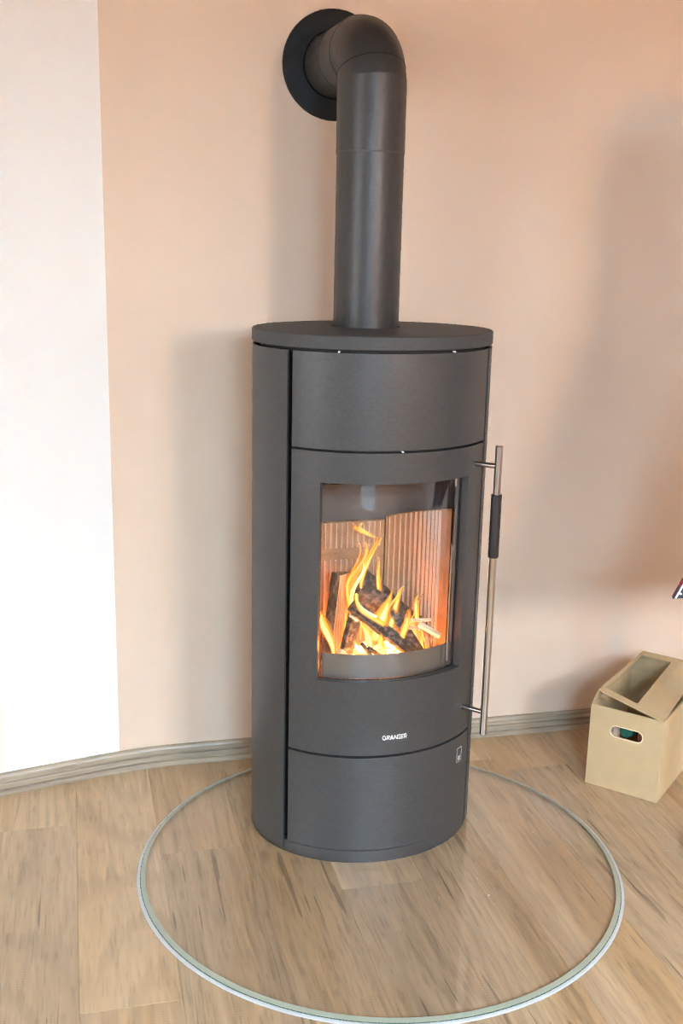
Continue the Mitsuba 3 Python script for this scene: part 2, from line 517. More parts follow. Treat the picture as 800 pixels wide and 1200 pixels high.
def disc_ell(a, b, z0, z1, c=0.002, n=160, hole=None):
    t = np.linspace(0, 2 * PI, n, endpoint=False)
    def ring(k): return m3.CrossSection([np.stack([(a - k) * np.sin(t), -(b - k) * np.cos(t)], 1).tolist()])
    m = ring(0).extrude(z1 - z0 - 2 * c).translate((0, 0, z0 + c))
    top = m3.Manifold.hull(ring(0).extrude(0.0001).translate((0, 0, z1 - c - 1e-4)) + ring(c).extrude(0.0001).translate((0, 0, z1 - 1e-4)))
    bot = m3.Manifold.hull(ring(0).extrude(0.0001).translate((0, 0, z0 + c)) + ring(c).extrude(0.0001).translate((0, 0, z0)))
    m = m + top + bot
    if hole is not None:
        m -= m3.Manifold.cylinder(1, hole[2], hole[2], 64).translate((hole[0], hole[1], z1 - 0.02))
    return to_tm(m)


stove = thing('wood_stove', 'tall dark grey oval wood stove with curved glass door and burning fire inside', 'stove')
PIPE_Y, PIPE_R, TOP = 0.0565, 0.075, 1.206
RIM = 0.0294
put('top_plate', st(disc_ell(0.2745, 0.2745 * .8472, TOP - RIM, TOP, 0.0022, hole=(0, PIPE_Y, PIPE_R + .005))), 'm_stove_top', stove, smooth=25)
put('plinth', st(disc_ell(0.2690, 0.2690 * .8472, 0.0, 0.0305, 0.001)), 'm_stove', stove, smooth=25)
A = 54.2                                   # half angle of the front
GAP = 0.0058
sF = s_of(A)
ZL, ZM, ZT, ZB = 0.2685, 0.9655, TOP - RIM - 0.0060, 0.0345
put('upper_panel', st(wrap(-sF, sF, ZM + GAP / 2, ZT, -0.010, 0)), 'm_stove', stove)
put('lower_panel', st(wrap(-sF, sF, ZB, ZL - GAP / 2, -0.010, 0)), 'm_stove', stove)
s1, s2 = sF + 0.0135, s_of(158)
put('side_panel', st(wrap(-s2, -s1, 0.012, ZT, -0.006, 0.0)), 'm_stove', stove)
put('side_panel', st(wrap(s1, s2, 0.012, ZT, -0.006, 0.0)), 'm_stove', stove)
put('back_panel', st(wrap(s2 + .002, s_of(202) - .002, 0.012, ZT, -0.010, -0.004)), 'm_stove', stove)
# door with its window
WS, WZa, WZb = s_of(38.6), 0.4475, 0.8965
door = put('door', st(wrap(-sF, sF, ZL + GAP / 2, ZM - GAP / 2, -0.016, 0, (-WS, WS, WZa, WZb))), 'm_stove', stove)
put('window_glass', st(pane_sheet(-WS - .006, WS + .006, WZa - .006, WZb + .006, -0.0166, -0.0164)), 'm_pane', door, label='curved clear glass of the stove door')
put('inner_strip', st(wrap(-s_of(37.5), s_of(37.5), WZa + .001, 0.5045, -0.0255, -0.0225)), 'm_satin', door, label='brushed metal strip along the bottom of the glass')
put('glass_holder', bar(at(s_of(33.6), -.0215, .462), at(s_of(33.6), -.0215, .742), .0016, 10), 'm_steel', door, smooth=35)
put('glass_clip', bar(at(s_of(34.6), -.0215, .872), at(s_of(34.6), -.0215, .893), .0028, 10), 'm_steel', door, smooth=35)
put('rivet', bar(at(s_of(35.0), -.0235, .735), at(s_of(35.0), -.0195, .735), .0030, 12), 'm_steel', door, smooth=35)
# dark carcass behind the panels, open in front of the fire
put('carcass', join(st(wrap(-s_of(179), s_of(179), 0.031, ZT + .0045, -0.0215, -0.0172, (-WS - .004, WS + .004, WZa, WZb)))), 'm_black', stove)
# handle
SH = s_of(44.6)
HZ = 0.0
bar_off = 0.056
zt, zb, za, zc = 0.967, 0.283, 0.921, 0.338
put('handle_bar', bar(at(SH, bar_off, zb), at(SH, bar_off, zt), 0.0082, 28, 0.0012), 'm_steel', door, smooth=35, label='brushed steel vertical handle bar')
for z in (za, zc):
    put('handle_post', bar(at(SH, 0.0, z), at(SH, bar_off - .004, z), 0.0058, 20), 'm_steel', door, smooth=35)
put('handle_grip', bar(at(SH, bar_off, 0.713), at(SH, bar_off, 0.858), 0.0118, 28, 0.0015), 'm_grip', door, smooth=35, label='black rubber grip sleeve on the handle')


def on_front(m, s, z, off=0.0004):
    """flat lettering laid on the curved front: x -> arc length, y -> z, z -> outwards"""
    m = m.copy()
    v = m.vertices
    x, y = on_ellipse(v[:, 0] + s, v[:, 2] + off)
    m.vertices = np.stack([x, y, v[:, 1] + z], 1)
    return st(m)


tm = text('ORANIER', 0.0105, 0.0007, False)
tm.apply_scale([0.0585 / tm.extents[0], 1, 1]); tm.apply_translation([-tm.bounds[0][0], 0, 0])
put('lettering', on_front(tm, s_of(-6.0) - .001, 0.3085), 'm_print', door, smooth=False, label='small white printed lettering ORANIER')
# pictogram badge on the lower panel
bs, bz, bw, bh = s_of(40.6), 0.200, 0.022, 0.036
fr_ = (rect(0, bw, 0, bh) - rect(.0011, bw - .0011, .0011, bh - .0011)).extrude(0.0005)
badge = put('badge', on_front(to_tm(fr_.refine_to_length(.004)), bs, bz), 'm_badge_grey', stove, smooth=False, label='small outlined square pictogram at the right end of the lower panel')
put('badge_mark', on_front(to_tm(rect(.0065, .0155, .004, .015).extrude(.0005)), bs, bz), 'm_badge_grey', badge, smooth=False)
# small bright spacer pins in the joints
for deg, z in ((-30.9, ZT + .002), (24.0, ZT + .002), (-1.0, ZM)):
    put('spacer_pin', bar(at(s_of(deg), -.006, z), at(s_of(deg), .0012, z), 0.0019, 12), 'm_print', stove)

# firebox --------------------------------------------------------------
FZ = 0.425


def along(path):
    P = np.array(path)
    S = np.concatenate([[0], np.cumsum(np.hypot(*np.diff(P, axis=0).T))])
    def at_(s):
        s = np.asarray(s, float)
        x, y = np.interp(s, S, P[:, 0]), np.interp(s, S, P[:, 1])
        e = 1e-3
        tx = np.interp(s + e, S, P[:, 0]) - np.interp(s - e, S, P[:, 0]); ty = np.interp(s + e, S, P[:, 1]) - np.interp(s - e, S, P[:, 1])
        L = np.hypot(tx, ty)
        return np.stack([x, y], -1), np.stack([ty / L, -tx / L], -1)
    return S[-1], at_


def plate_mesh(path, z_low, z_top, thick=0.012, n=30):
    """a slab along a plan curve, its room side on the curve"""
    L, at_ = along(path)
    s = np.linspace(0, L, n); P, N = at_(s); zt_ = np.interp(s, [0, L], z_top)
    col = lambda Q, z: np.stack([Q[:, 0], Q[:, 1], z], 1)
    B = P - N * thick
    v = np.vstack([col(P, 0 * s + z_low), col(P, zt_), col(B, 0 * s + z_low), col(B, zt_)]); f = []
    for i in range(n - 1):
        for a, b, flip in ((0, n, 0), (2 * n, 3 * n, 1), (n, 3 * n, 0), (0, 2 * n, 1)):
            q = [[a + i, a + i + 1, b + i + 1], [a + i, b + i + 1, b + i]]
            f += [t[::-1] for t in q] if flip else q
    return trimesh.Trimesh(v, np.array(f), process=False)


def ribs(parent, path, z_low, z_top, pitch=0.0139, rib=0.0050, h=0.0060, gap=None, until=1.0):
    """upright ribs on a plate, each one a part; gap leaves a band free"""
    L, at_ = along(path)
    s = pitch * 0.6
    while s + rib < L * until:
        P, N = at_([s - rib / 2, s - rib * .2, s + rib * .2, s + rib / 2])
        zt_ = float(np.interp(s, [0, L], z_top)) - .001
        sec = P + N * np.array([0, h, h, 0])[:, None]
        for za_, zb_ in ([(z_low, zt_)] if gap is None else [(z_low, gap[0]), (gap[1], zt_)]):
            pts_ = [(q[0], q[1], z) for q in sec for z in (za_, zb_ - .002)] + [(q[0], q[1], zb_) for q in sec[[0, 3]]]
            put('rib', st(hull(pts_)), 'm_brick_lit_rib', parent, smooth=False)
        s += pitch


BY = 0.098
back_top = 0.731
z0b = FZ
path_b = [(-0.112, BY), (0.076, BY)]
bp = put('back_plate', st(plate_mesh(path_b, FZ, (back_top, back_top))), 'm_brick_shaded', stove, smooth=20, label='ribbed fireproof back plate with orange firelight partly painted into its colour')
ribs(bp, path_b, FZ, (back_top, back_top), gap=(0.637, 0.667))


def wall_text(m, x, z, y):
    m = m.copy()
    v = m.vertices
    m.vertices = np.stack([v[:, 0] + x, -v[:, 2] + y, v[:, 1] + z], 1)
    return st(m)


put('fill_mark', wall_text(text('MAX', 0.0095, 0.0018, False), -0.052, 0.6475, BY), 'm_brick_shaded', bp, smooth=False, label='raised fill mark MAX')
put('fill_line', st(box(-0.086, -0.066, BY - .0018, BY, .6505, .6522)), 'm_brick_shaded', bp, smooth=False)
put('fill_line', st(box(0.028, 0.05, BY - .0018, BY, .6505, .6522)), 'm_brick_shaded', bp, smooth=False)
q = np.linspace(0, 1, 24)
c0, c1, c2 = np.array([0.080, BY + .002]), np.array([0.168, 0.088]), np.array([0.186, -0.060])
curve = (1 - q)[:, None] ** 2 * c0 + (2 * q * (1 - q))[:, None] * c1 + q[:, None] ** 2 * c2
for pth, tops, til in ((curve, (0.738, 0.792), 0.86), (np.stack([-curve[::-1, 0] - .036, curve[::-1, 1]], 1), (0.792, 0.738), 1.0)):
    sp = put('side_plate', st(plate_mesh(pth, FZ, tops)), 'm_brick_shaded', stove, smooth=20)
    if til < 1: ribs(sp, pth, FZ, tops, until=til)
put('firebox_floor', st(disc_ell(0.205, 0.165, FZ - .02, FZ, .001)), 'm_ash', stove)
put('firebox_liner', join(st(wrap(s_of(40.5), s_of(320), FZ - .01, 0.94, -0.034, -0.030)), st(box(-.2, .2, BY + .014, BY + .018, FZ, .93)), st(disc_ell(.225, .185, .935, .94, .001))), 'm_liner', stove)
put('baffle_plate', st(box(-.15, .19, -.06, BY + .01, .862, .872)), 'm_black', stove)

# logs and flames ------------------------------------------------------
rngf = np.random.default_rng(11)


def log_mesh(p, q, r, seed, n=18, rough=0.12, taper=0.95, split=None, rings=14, apart=False):
    p, q = np.array(p, float), np.array(q, float)
    d = (q - p); L = np.linalg.norm(d); d /= L
    e1 = np.cross(d, [0.3, 1, 0.2]); e1 /= np.linalg.norm(e1)
    e2 = np.cross(d, e1)
    v, cut = [], []
    for i in range(rings):
        t = i / (rings - 1)
        for j in range(n):
            a = 2 * PI * j / n
            c = np.array([math.cos(a), math.sin(a)])
            if split is not None:
                sv = np.array(split, float); s = math.atan2(sv @ e2, sv @ e1)
                w = c @ np.array([math.cos(s), math.sin(s)])
                if w > 0.25: c = c - (w - 0.25) * np.array([math.cos(s), math.sin(s)])
            k = r * (1 - (1 - taper) * t)
            P = p + d * L * t + k * (c[0] * e1 + c[1] * e2)
            o = meshkit.fbm(P[None] * 60, 3, seed)[0] - 0.5
            cut.append(split is not None and w > 0.24)
            v.append(P + (c[0] * e1 + c[1] * e2) * o * 2 * rough * r + d * o * 0.05 * r)
    v = np.array(v)
    f = []
    for i in range(rings - 1):
        for j in range(n):
            a, b = i * n + j, i * n + (j + 1) % n
            f += [[a, b, b + n], [a, b + n, a + n]]
    a0 = len(v); v = np.vstack([v, p, q])
    for j in range(n):
        f.append([a0, (j + 1) % n, j])
        f.append([a0 + 1, (rings - 1) * n + j, (rings - 1) * n + (j + 1) % n])
    m = trimesh.Trimesh(v, np.array(f), process=False)
    if m.volume < 0: m.invert()
    if apart:
        cut = np.array(cut + [False, False]); face = cut[m.faces].all(1)
        return trimesh.Trimesh(v, m.faces[~face], process=False), trimesh.Trimesh(v, m.faces[face], process=False)
    return m


def split_log(p, q, r, seed, direction, bark_mat, face_mat, label):
    a, b = log_mesh(p, q, r, seed, split=direction, apart=True)
    t = thing('firewood_log', label, 'log')
    put('bark', a, bark_mat, t)
    put('split_face', b, face_mat, t)


split_log((-.083, -.02, .427), (-.060, -.004, .632), .028, 3, (.75, -.66, 0), 'm_bark', 'm_split', 'upright split log with brown bark at the left of the fire')
put('firewood_log', log_mesh((-.022, .05, .604), (.105, .04, .485), .040, 5), 'm_char', label='thick grey charred log lying behind the flames', category='log')
put('firewood_log', log_mesh((-.045, -.05, .570), (.105, -.075, .446), .0185, 8, split=(.2, -.6, .75)), 'm_char', label='charred log slanting down to the right in front of the flames', category='log')
split_log((.122, .0, .427), (.118, .004, .508), .030, 9, (-.3, -.95, 0), 'm_bark', 'm_split', 'short brown log standing at the right of the fire')
put('firewood_log', log_mesh((-.058, -.04, .428), (-.022, -.02, .560), .019, 15, split=(.5, -.8, 0)), 'm_char', label='blackened upright log just right of the bark-covered log', category='log')
put('firewood_log', log_mesh((.055, -.03, .545), (.125, -.06, .437), .014, 21), 'm_char', label='thin charred log leaning at the right of the flames', category='log')
for i, (a, b, r, lab, mm) in enumerate([
    ((.085, -.03, .515), (.150, -.05, .520), .0052, 'topmost pale kindling stick lying across the right log', 'm_chip'),
    ((.075, -.05, .508), (.150, -.065, .500), .0060, 'second kindling stick from the top across the right log', 'm_split'),
    ((.115, -.06, .515), (.163, -.08, .489), .0085, 'broad pale kindling piece with a cut end at the far right', 'm_chip'),
    ((.140, -.02, .495), (.150, -.05, .437), .0080, 'pale split kindling piece standing at the right of the short brown log', 'm_split'),
    ((-.056, -.06, .548), (-.036, -.07, .535), .0035, 'tiny pale splinter on the blackened upright log', 'm_chip'),
    ((-.012, -.08, .47), (.028, -.07, .44), .0065, 'grey burnt stick low in the middle of the embers', 'm_char'),
    ((-.030, -.085, .485), (.005, -.08, .437), .0050, 'grey burnt stick left of the embers', 'm_char')]):
    put('kindling_stick', log_mesh(a, b, r, 30 + i, n=6, rough=.1, rings=5), mm, label=lab, category='kindling', smooth=20)
put('wood_chip', to_tm(hull([(-.098, -.085, .446), (-.040, -.10, .441), (-.075, -.085, .474), (-.082, -.07, .472), (-.096, -.06, .444), (-.045, -.08, .442)])), 'm_chip', label='cream wood chip at the foot of the bark-covered log', category='wood chip', smooth=False)


def flame_bsdf(key, keep):
    scene[key] = {'type': 'blendbsdf', 'weight': keep, 'a': {'type': 'null'}, 'b': {'type': 'diffuse', 'reflectance': rgb(0.02, 0.01, 0.0)}}


flame_bsdf('m_flame', 0.30)


def tongue(path, radii, flat=0.55, n=12, sub=26):
    P = np.array(path, float)
    k = np.linspace(0, 1, len(P)); t = np.linspace(0, 1, sub)
    from scipy.interpolate import CubicSpline
    C = CubicSpline(k, P)(t)
    R = np.maximum(CubicSpline(k, radii)(t), 0.0003)
    D = np.gradient(C, axis=0); D /= np.linalg.norm(D, axis=1, keepdims=True)
    view = np.array([-0.25, -0.95, 0.15])
    v = []
    for c, r, d in zip(C, R, D):
        e1 = np.cross(d, view); e1 /= np.linalg.norm(e1)
        e2 = np.cross(e1, d)
        for j in range(n):
            a = 2 * PI * j / n
            v.append(c + r * (math.cos(a) * e1 + flat * math.sin(a) * e2))
    v = np.array(v); f = []
    for i in range(sub - 1):
        for j in range(n):
            a, b = i * n + j, i * n + (j + 1) % n
            f += [[a, b, b + n], [a, b + n, a + n]]
    a0 = len(v); v = np.vstack([v, C[0], C[-1]])
    for j in range(n):
        f.append([a0, (j + 1) % n, j]); f.append([a0 + 1, (sub - 1) * n + j, (sub - 1) * n + (j + 1) % n])
    m = trimesh.Trimesh(v, np.array(f), process=False)
    if m.volume < 0: m.invert()
    return m


def glow(mesh, color, k):
    s = mikit.ply(mesh, 'm_flame', smooth=True)
    s['emitter'] = {'type': 'area', 'sampling_weight': 0.12, 'radiance': rgb(*[c * k * FIRE for c in color])}
    return s


OUT, MID, HOT = (1.0, 0.27, 0.02), (1.0, 0.50, 0.07), (1.0, 0.72, 0.22)
fl = np.random.default_rng(5)


def flame(label, path, radii, outer=2.0, inner=3.6):
    t = thing('flame', label, 'flame')
    P, R = np.array(path, float), np.array(radii, float)
    wob = fl.normal(0, 1, (len(P), 3)) * np.array([.0025, .001, .002]); wob[0] = 0
    P = P + wob
    put('flame_mantle', glow(tongue(P, R * 1.10), OUT, 0.40 + .10 * outer), None, t)
    put('flame_body', glow(tongue(P[0] + (P - P[0]) * .93, R * .74), MID, 0.55 + .22 * outer), None, t)
    put('flame_core', glow(tongue(P[0] + (P - P[0]) * .74, R * .42), HOT, .8 * inner), None, t)
    for k in range(2):
        o = fl.normal(0, 1, 3) * np.array([.006, .003, .0])
        w2 = fl.normal(0, 1, (len(P), 3)) * np.array([.0035, .001, .003])
        Q = P + o * np.linspace(.6, 1.3, len(P))[:, None] + w2
        put('flame_strand', glow(tongue(Q, np.maximum(R * .26, .0007), .7, 8, 20), MID if k else OUT, .9 + .25 * outer), None, t)


flame('tall flame rising beside the upright log, bending right to an orange tip', [(-.030, -.03, .52), (-.048, -.03, .58), (-.040, -.03, .63), (-.020, -.03, .68), (-.012, -.03, .715)], [.006, .011, .010, .007, .0008], 1.6, 4.0)
flame('thin orange flame leaning right of the tall flame', [(-.018, -.02, .60), (-.008, -.02, .65), (.012, -.02, .70), (.022, -.02, .725)], [.004, .007, .005, .0006], 1.1, 1.6)
flame('small detached orange wisp above the tall flame', [(.012, 0, .716), (-.010, 0, .732), (-.028, 0, .742), (-.032, 0, .752)], [.0006, .005, .0055, .0006], 1.1, 1.2)
flame('bright curved flame sweeping from the log to the middle of the fire', [(-.040, -.06, .60), (-.030, -.06, .56), (.000, -.06, .528), (.03, -.06, .515)], [.004, .007, .010, .006], 2.2, 4.6)
flame('broad white hot flame in the middle of the fire', [(.010, -.05, .478), (.022, -.05, .51), (.034, -.05, .545), (.045, -.05, .575), (.050, -.05, .60)], [.016, .021, .014, .007, .0008], 2.8, 6.0)
flame('yellow flame with a forked tip right of the middle', [(.045, -.04, .49), (.055, -.04, .53), (.068, -.04, .57), (.080, -.04, .605)], [.008, .009, .006, .0007], 2.0, 3.6)
flame('pale flame standing before the corner of the back plate', [(.030, .02, .545), (.034, .02, .58), (.036, .02, .62), (.034, .02, .655)], [.005, .0075, .005, .0006], 1.4, 2.2)
flame('slim pointed yellow flame above the kindling sticks', [(.118, -.03, .512), (.119, -.03, .535), (.121, -.03, .560), (.120, -.03, .578)], [.003, .0055, .0035, .0005], 2.2, 4.0)
flame('flame licking up the left edge behind the glass', [(-.098, -.09, .462), (-.106, -.09, .50), (-.124, -.09, .54), (-.138, -.09, .575), (-.136, -.09, .605)], [.005, .009, .013, .007, .0008], 2.0, 4.4)
flame('orange flame low on the right beside the short log', [(.070, -.06, .47), (.080, -.06, .50), (.088, -.06, .535), (.090, -.06, .552)], [.006, .009, .006, .0006], 1.7, 3.0)
flame('low yellow flame at the bottom right of the fire', [(.045, -.1, .440), (.062, -.1, .452), (.085, -.1, .446), (.105, -.1, .438)], [.005, .010, .007, .0008], 2.2, 4.4)
flame('yellow flame curling between the two front logs', [(-.012, -.06, .45), (-.004, -.06, .48), (-.014, -.06, .515), (-.022, -.06, .54)], [.012, .014, .010, .0008], 2.0, 4.0)
flame('orange glow rising from the embers in the middle', [(.010, -.07, .435), (.020, -.07, .455), (.018, -.07, .485), (.026, -.07, .505)], [.014, .016, .010, .0008], 1.8, 3.2)
# glowing embers in one heap
em = []
for k in range(130):
    c = np.array([rngf.uniform(-.07, .14), rngf.uniform(-.12, .05), FZ + rngf.uniform(.003, .014)])
    s = rngf.uniform(.006, .011)
    m = trimesh.creation.icosphere(subdivisions=0, radius=s)
    m.apply_scale([1, rngf.uniform(.6, 1), .7]); m.apply_translation(c); em.append(m)
s_ = mikit.ply(join(*em[:100]), 'm_char'); s_['emitter'] = {'type': 'area', 'sampling_weight': 14.0, 'radiance': rgb(*EMBERS)}
put('ember_heap', s_, None, kind='stuff', label='glowing red embers under the logs', category='embers')

# ------------------------------------------------------------------ stove pipe
pipe = thing('stove_pipe', 'dark grey flue pipe rising from the stove and bending back into the wall', 'flue pipe')


def tube(rings, n=72):
    v = np.concatenate(rings); f = []
    for i in range(len(rings) - 1):
        for j in range(n):
            a, b = i * n + j, i * n + (j + 1) % n
            f += [[a, b, b + n], [a, b + n, a + n]]
    m = trimesh.Trimesh(v, np.array(f), process=False)
    return m


def ring(c, d, r, mitre=None, n=72):
    """circle round c in the plane whose normal is mitre (default d), on the cylinder of direction d; the pipe bends in the local yz plane"""
    d = np.array(d, float); d /= np.linalg.norm(d)
    ex = np.array([1.0, 0, 0]); ey = np.cross(d, ex)
    m = d if mitre is None else np.array(mitre, float) / np.linalg.norm(mitre)
    out = []
    for j in range(n):
        a = 2 * PI * j / n
        o = r * (math.cos(a) * ex + math.sin(a) * ey)
        out.append(np.array(c) + o - d * (o @ m) / (d @ m))
    return np.array(out)


def solid_tube(rings):
    return tube(rings)


UPZ, BEND = 1.716, 0.090                      # start and radius of the bend
def tang(deg): return np.array([0, math.sin(math.radians(deg)), math.cos(math.radians(deg))])
def on_bend(deg): return np.array([0, PIPE_Y + BEND * (1 - math.cos(math.radians(deg))), UPZ + BEND * math.sin(math.radians(deg))])
R2 = PIPE_R + 0.0012
def vert(z): return np.array([0, PIPE_Y, z])
def band(c, d, r0, r1, w, mitre=None):
    d = d / np.linalg.norm(d)
    return tube([ring(c - d * w / 2, d, r0, mitre), ring(c - d * w / 2, d, r1, mitre), ring(c + d * w / 2, d, r1, mitre), ring(c + d * w / 2, d, r0, mitre)])


HZp = UPZ + BEND
put('pipe_lower', st(tube([ring(vert(TOP - .015), tang(0), PIPE_R), ring(vert(1.586), tang(0), PIPE_R)])), 'm_pipe', pipe, smooth=20)
put('pipe_collar', st(tube([ring(vert(1.5825), tang(0), PIPE_R), ring(vert(1.5825), tang(0), R2), ring(vert(1.5855), tang(0), R2 + .0004), ring(vert(1.5855), tang(0), PIPE_R)])), 'm_dark_steel', pipe, smooth=20)
put('pipe_upper', st(tube([ring(vert(1.5857), tang(0), R2), ring(on_bend(9), tang(0), R2, tang(9)), ring(on_bend(9), tang(0), R2 - .002, tang(9))])), 'm_pipe', pipe, smooth=20)
elb = put('elbow', st(tube([ring(on_bend(a), tang(a), R2 - .0008) for a in np.linspace(9, 84, 24)])), 'm_pipe', pipe, smooth=40)
put('elbow_seam', st(band(on_bend(24), tang(24), R2 - .002, R2 - .0001, .0022)), 'm_black', elb, smooth=20)
put('elbow_lip', st(band(on_bend(85), tang(85), R2 - .003, R2 + .0006, .004)), 'm_pipe', elb, smooth=20)
put('elbow_sleeve', st(tube([ring(on_bend(84), tang(90), R2 - .0004, tang(84)), ring((0, .228, HZp), tang(90), R2 - .0004), ring((0, .228, HZp), tang(90), PIPE_R - .002)])), 'm_pipe', elb, smooth=20)
put('sleeve_seam', st(band(np.array([0, .2285, HZp]), tang(90), PIPE_R - .002, R2 - .0002, .003)), 'm_black', elb, smooth=20)
put('wall_stub', st(tube([ring((0, .23, HZp), tang(90), PIPE_R), ring((0, .37, HZp), tang(90), PIPE_R)])), 'm_pipe', pipe, smooth=20)
ros = lathe([(PIPE_R + .001, 0.0), (PIPE_R + .001, .006), (PIPE_R + .004, .009), (0.120, .007), (0.126, .0045), (0.1275, 0.0), (PIPE_R + .001, 0.0)], 120)
ros.apply_transform(trimesh.transformations.rotation_matrix(PI / 2, [1, 0, 0]))
ros.apply_translation([-ROT * WALL, WALL, HZp])
put('wall_rosette', ros, 'm_rosette', pipe, smooth=30, label='flat round wall rosette around the pipe')

# ------------------------------------------------------------------ glass floor plate
plate = thing('glass_floor_plate', 'round clear glass plate with a pale rim on the floor under the stove', 'floor plate')
GC, GR, GT = np.array([-0.0123, -0.2251]), 0.5516, 0.0075
def centred(m): m.apply_translation([GC[0], GC[1], 0]); return m
t = np.linspace(0, 2 * PI, 240, endpoint=False)
sheet_r = GR - 0.0180
v = np.vstack([np.stack([sheet_r * np.cos(t), sheet_r * np.sin(t), 0 * t + GT], 1), [[0, 0, GT]]])
sheet = trimesh.Trimesh(v, np.array([[i, (i + 1) % 240, 240] for i in range(240)]), process=False)
put('glass_sheet', centred(sheet), 'm_pane', plate, smooth=False, label='clear glass of the floor plate')
put('bevelled_edge', centred(lathe([(sheet_r, GT - .0006), (sheet_r, GT), (GR - .0075, GT - .0028), (GR - .0075, GT - .0034)], 240)), 'm_glass_edge', plate, smooth=20, label='pale green bevelled rim of the glass')
put('edge_line', centred(lathe([(GR - .0075, GT - .0028), (GR - .0062, GT - .0040), (GR - .0060, 0.0003)], 240)), 'm_glass_line', plate, smooth=20)
put('sealing_strip', centred(lathe([(GR - .0061, 0.0003), (GR - .0061, .0036), (GR - .003, .0034), (GR - .0005, .0018), (GR + .0008, 0.0003), (GR - .0061, 0.0003)], 240)), 'm_seal', plate, smooth=30, label='whitish sealing strip round the glass')

flecks = [((0.183, -0.418), 7.0, 'curled white ash fleck on the glass left of the mirrored handle'), ((0.270, -0.262), 3.0, 'small white ash fleck in the middle of the glass right of the stove'),
          ((0.385, -0.190), 3.0, 'tiny white ash fleck on the glass nearest the cardboard box'), ((0.073, -0.405), 4.0, 'thin white ash fleck on the glass in front of the stove'),
          ((0.182, -0.352), 3.0, 'small pale ash fleck on the glass close to the right foot of the stove')]
for k, ((fx, fy), size, lab) in enumerate(flecks):
    size *= .001
    fm = to_tm(hull([(fx + a * size, fy + b * size, GT + .0002 + c * .0012) for a, b, c in ((-.5, -.5, 0), (-.1, -.1, 1), (.5, .6, .4), (.3, .1, 0), (-.2, .2, 0))]))
    put('ash_fleck', fm, 'm_print', smooth=False, label=lab, category='ash fleck', group='ash flecks on the glass plate')

# ------------------------------------------------------------------ cardboard box
cb = thing('cardboard_box', 'open brown cardboard box with oval hand hole standing right of the stove', 'box')
BO = np.array([0.7635, -0.1110])                        # front right corner
ex = np.array([0.6325, 0.032]) - BO; W = np.linalg.norm(ex); ex /= W   # along the front to the left
ey = np.array([0.931, 0.041]) - BO; ey -= ex * (ey @ ex); ey /= np.linalg.norm(ey)   # backwards
BH, BD, TH = 0.228, 0.300, 0.004


def bx(u, w, z): return np.array([*(BO + ex * u + ey * w), z])


def sheet_mesh(corners, th, hole=None):
    """corners: 4 points of a flat piece of card; hole: outline in (0..1, 0..1)"""
    a, b, c, d = [np.array(q, float) for q in corners]
    n = np.cross(b - a, d - a); n /= np.linalg.norm(n)
    L1, L2 = np.linalg.norm(b - a), np.linalg.norm(d - a)
    cs = m3.CrossSection([[(0, 0), (1, 0), (1, 1), (0, 1)]])
    if hole is not None: cs = cs - m3.CrossSection([[(float(x), float(y)) for x, y in hole]])
    m = cs.extrude(th).refine_to_length(0.12)

    def fn(v):
        v = np.asarray(v); u, w, h = v[:, :1], v[:, 1:2], v[:, 2:3]
        return (1 - u) * (1 - w) * a + u * (1 - w) * b + u * w * c + (1 - u) * w * d - n * h
    t_ = to_tm(m.warp_batch(fn))
    if t_.volume < 0: t_.invert()
    return t_


def oval(cx, cy, rx, ry, asp):
    """stadium in unit coordinates of a W x BH panel"""
    out = []
    r = ry
    for k in range(33):
        a = -PI / 2 + PI * k / 32
        out.append((cx + (rx - r + r * math.cos(a)) / asp[0], cy + r * math.sin(a) / asp[1]))
    for k in range(33):
        a = PI / 2 + PI * k / 32
        out.append((cx + (-rx + r + r * math.cos(a)) / asp[0], cy + r * math.sin(a) / asp[1]))
    return out


put('front_panel', sheet_mesh([bx(W, 0, .001), bx(0, 0, .001), bx(0, 0, BH), bx(W, 0, BH)], TH, oval(0.515, 0.735, 0.042, 0.0145, (W, BH))), 'm_card', cb, smooth=False, label='front of the box with an oval hand hole')
put('right_panel', sheet_mesh([bx(0, 0.001, .001), bx(0, BD, .001), bx(0, BD, BH), bx(0, 0.001, BH)], TH), 'm_card', cb, smooth=False)
put('left_panel', sheet_mesh([bx(W, BD, .001), bx(W, TH, .001), bx(W, TH, BH + .004), bx(W, BD, BH + .004)], TH), 'm_card', cb, smooth=False)
put('back_panel', sheet_mesh([bx(0, BD, .001), bx(W, BD, .001), bx(W, BD, BH), bx(0, BD, BH)], TH), 'm_card', cb, smooth=False)
put('bottom_panel', sheet_mesh([bx(0, 0, .005), bx(W, 0, .005), bx(W, BD, .005), bx(0, BD, .005)], TH), 'm_card', cb, smooth=False)
lidL0, lidL1 = bx(.178, .001, .2726), bx(.162, .300, .290)
lidC0, lidC1 = bx(.054, -.002, .2420), bx(.050, .300, .290)
lidR0, lidR1 = bx(.001, -.004, .2310), bx(.002, .300, .270)
lid = put('lid', sheet_mesh([lidL0, lidC0, lidC1, lidL1], TH, [(.07, .07), (.80, .07), (.80, .91), (.07, .91)]), 'm_card', cb, smooth=False, label='raised top flap with a large rectangular cut-out')
put('lid_edge', sheet_mesh([lidC0, lidR0, lidR1, lidC1], TH), 'm_card', lid, smooth=False)
put('left_flap', sheet_mesh([bx(W, .002, BH), lidL0, lidL1, bx(W, BD, BH)], TH * .7), 'm_card_inside', cb, smooth=False)

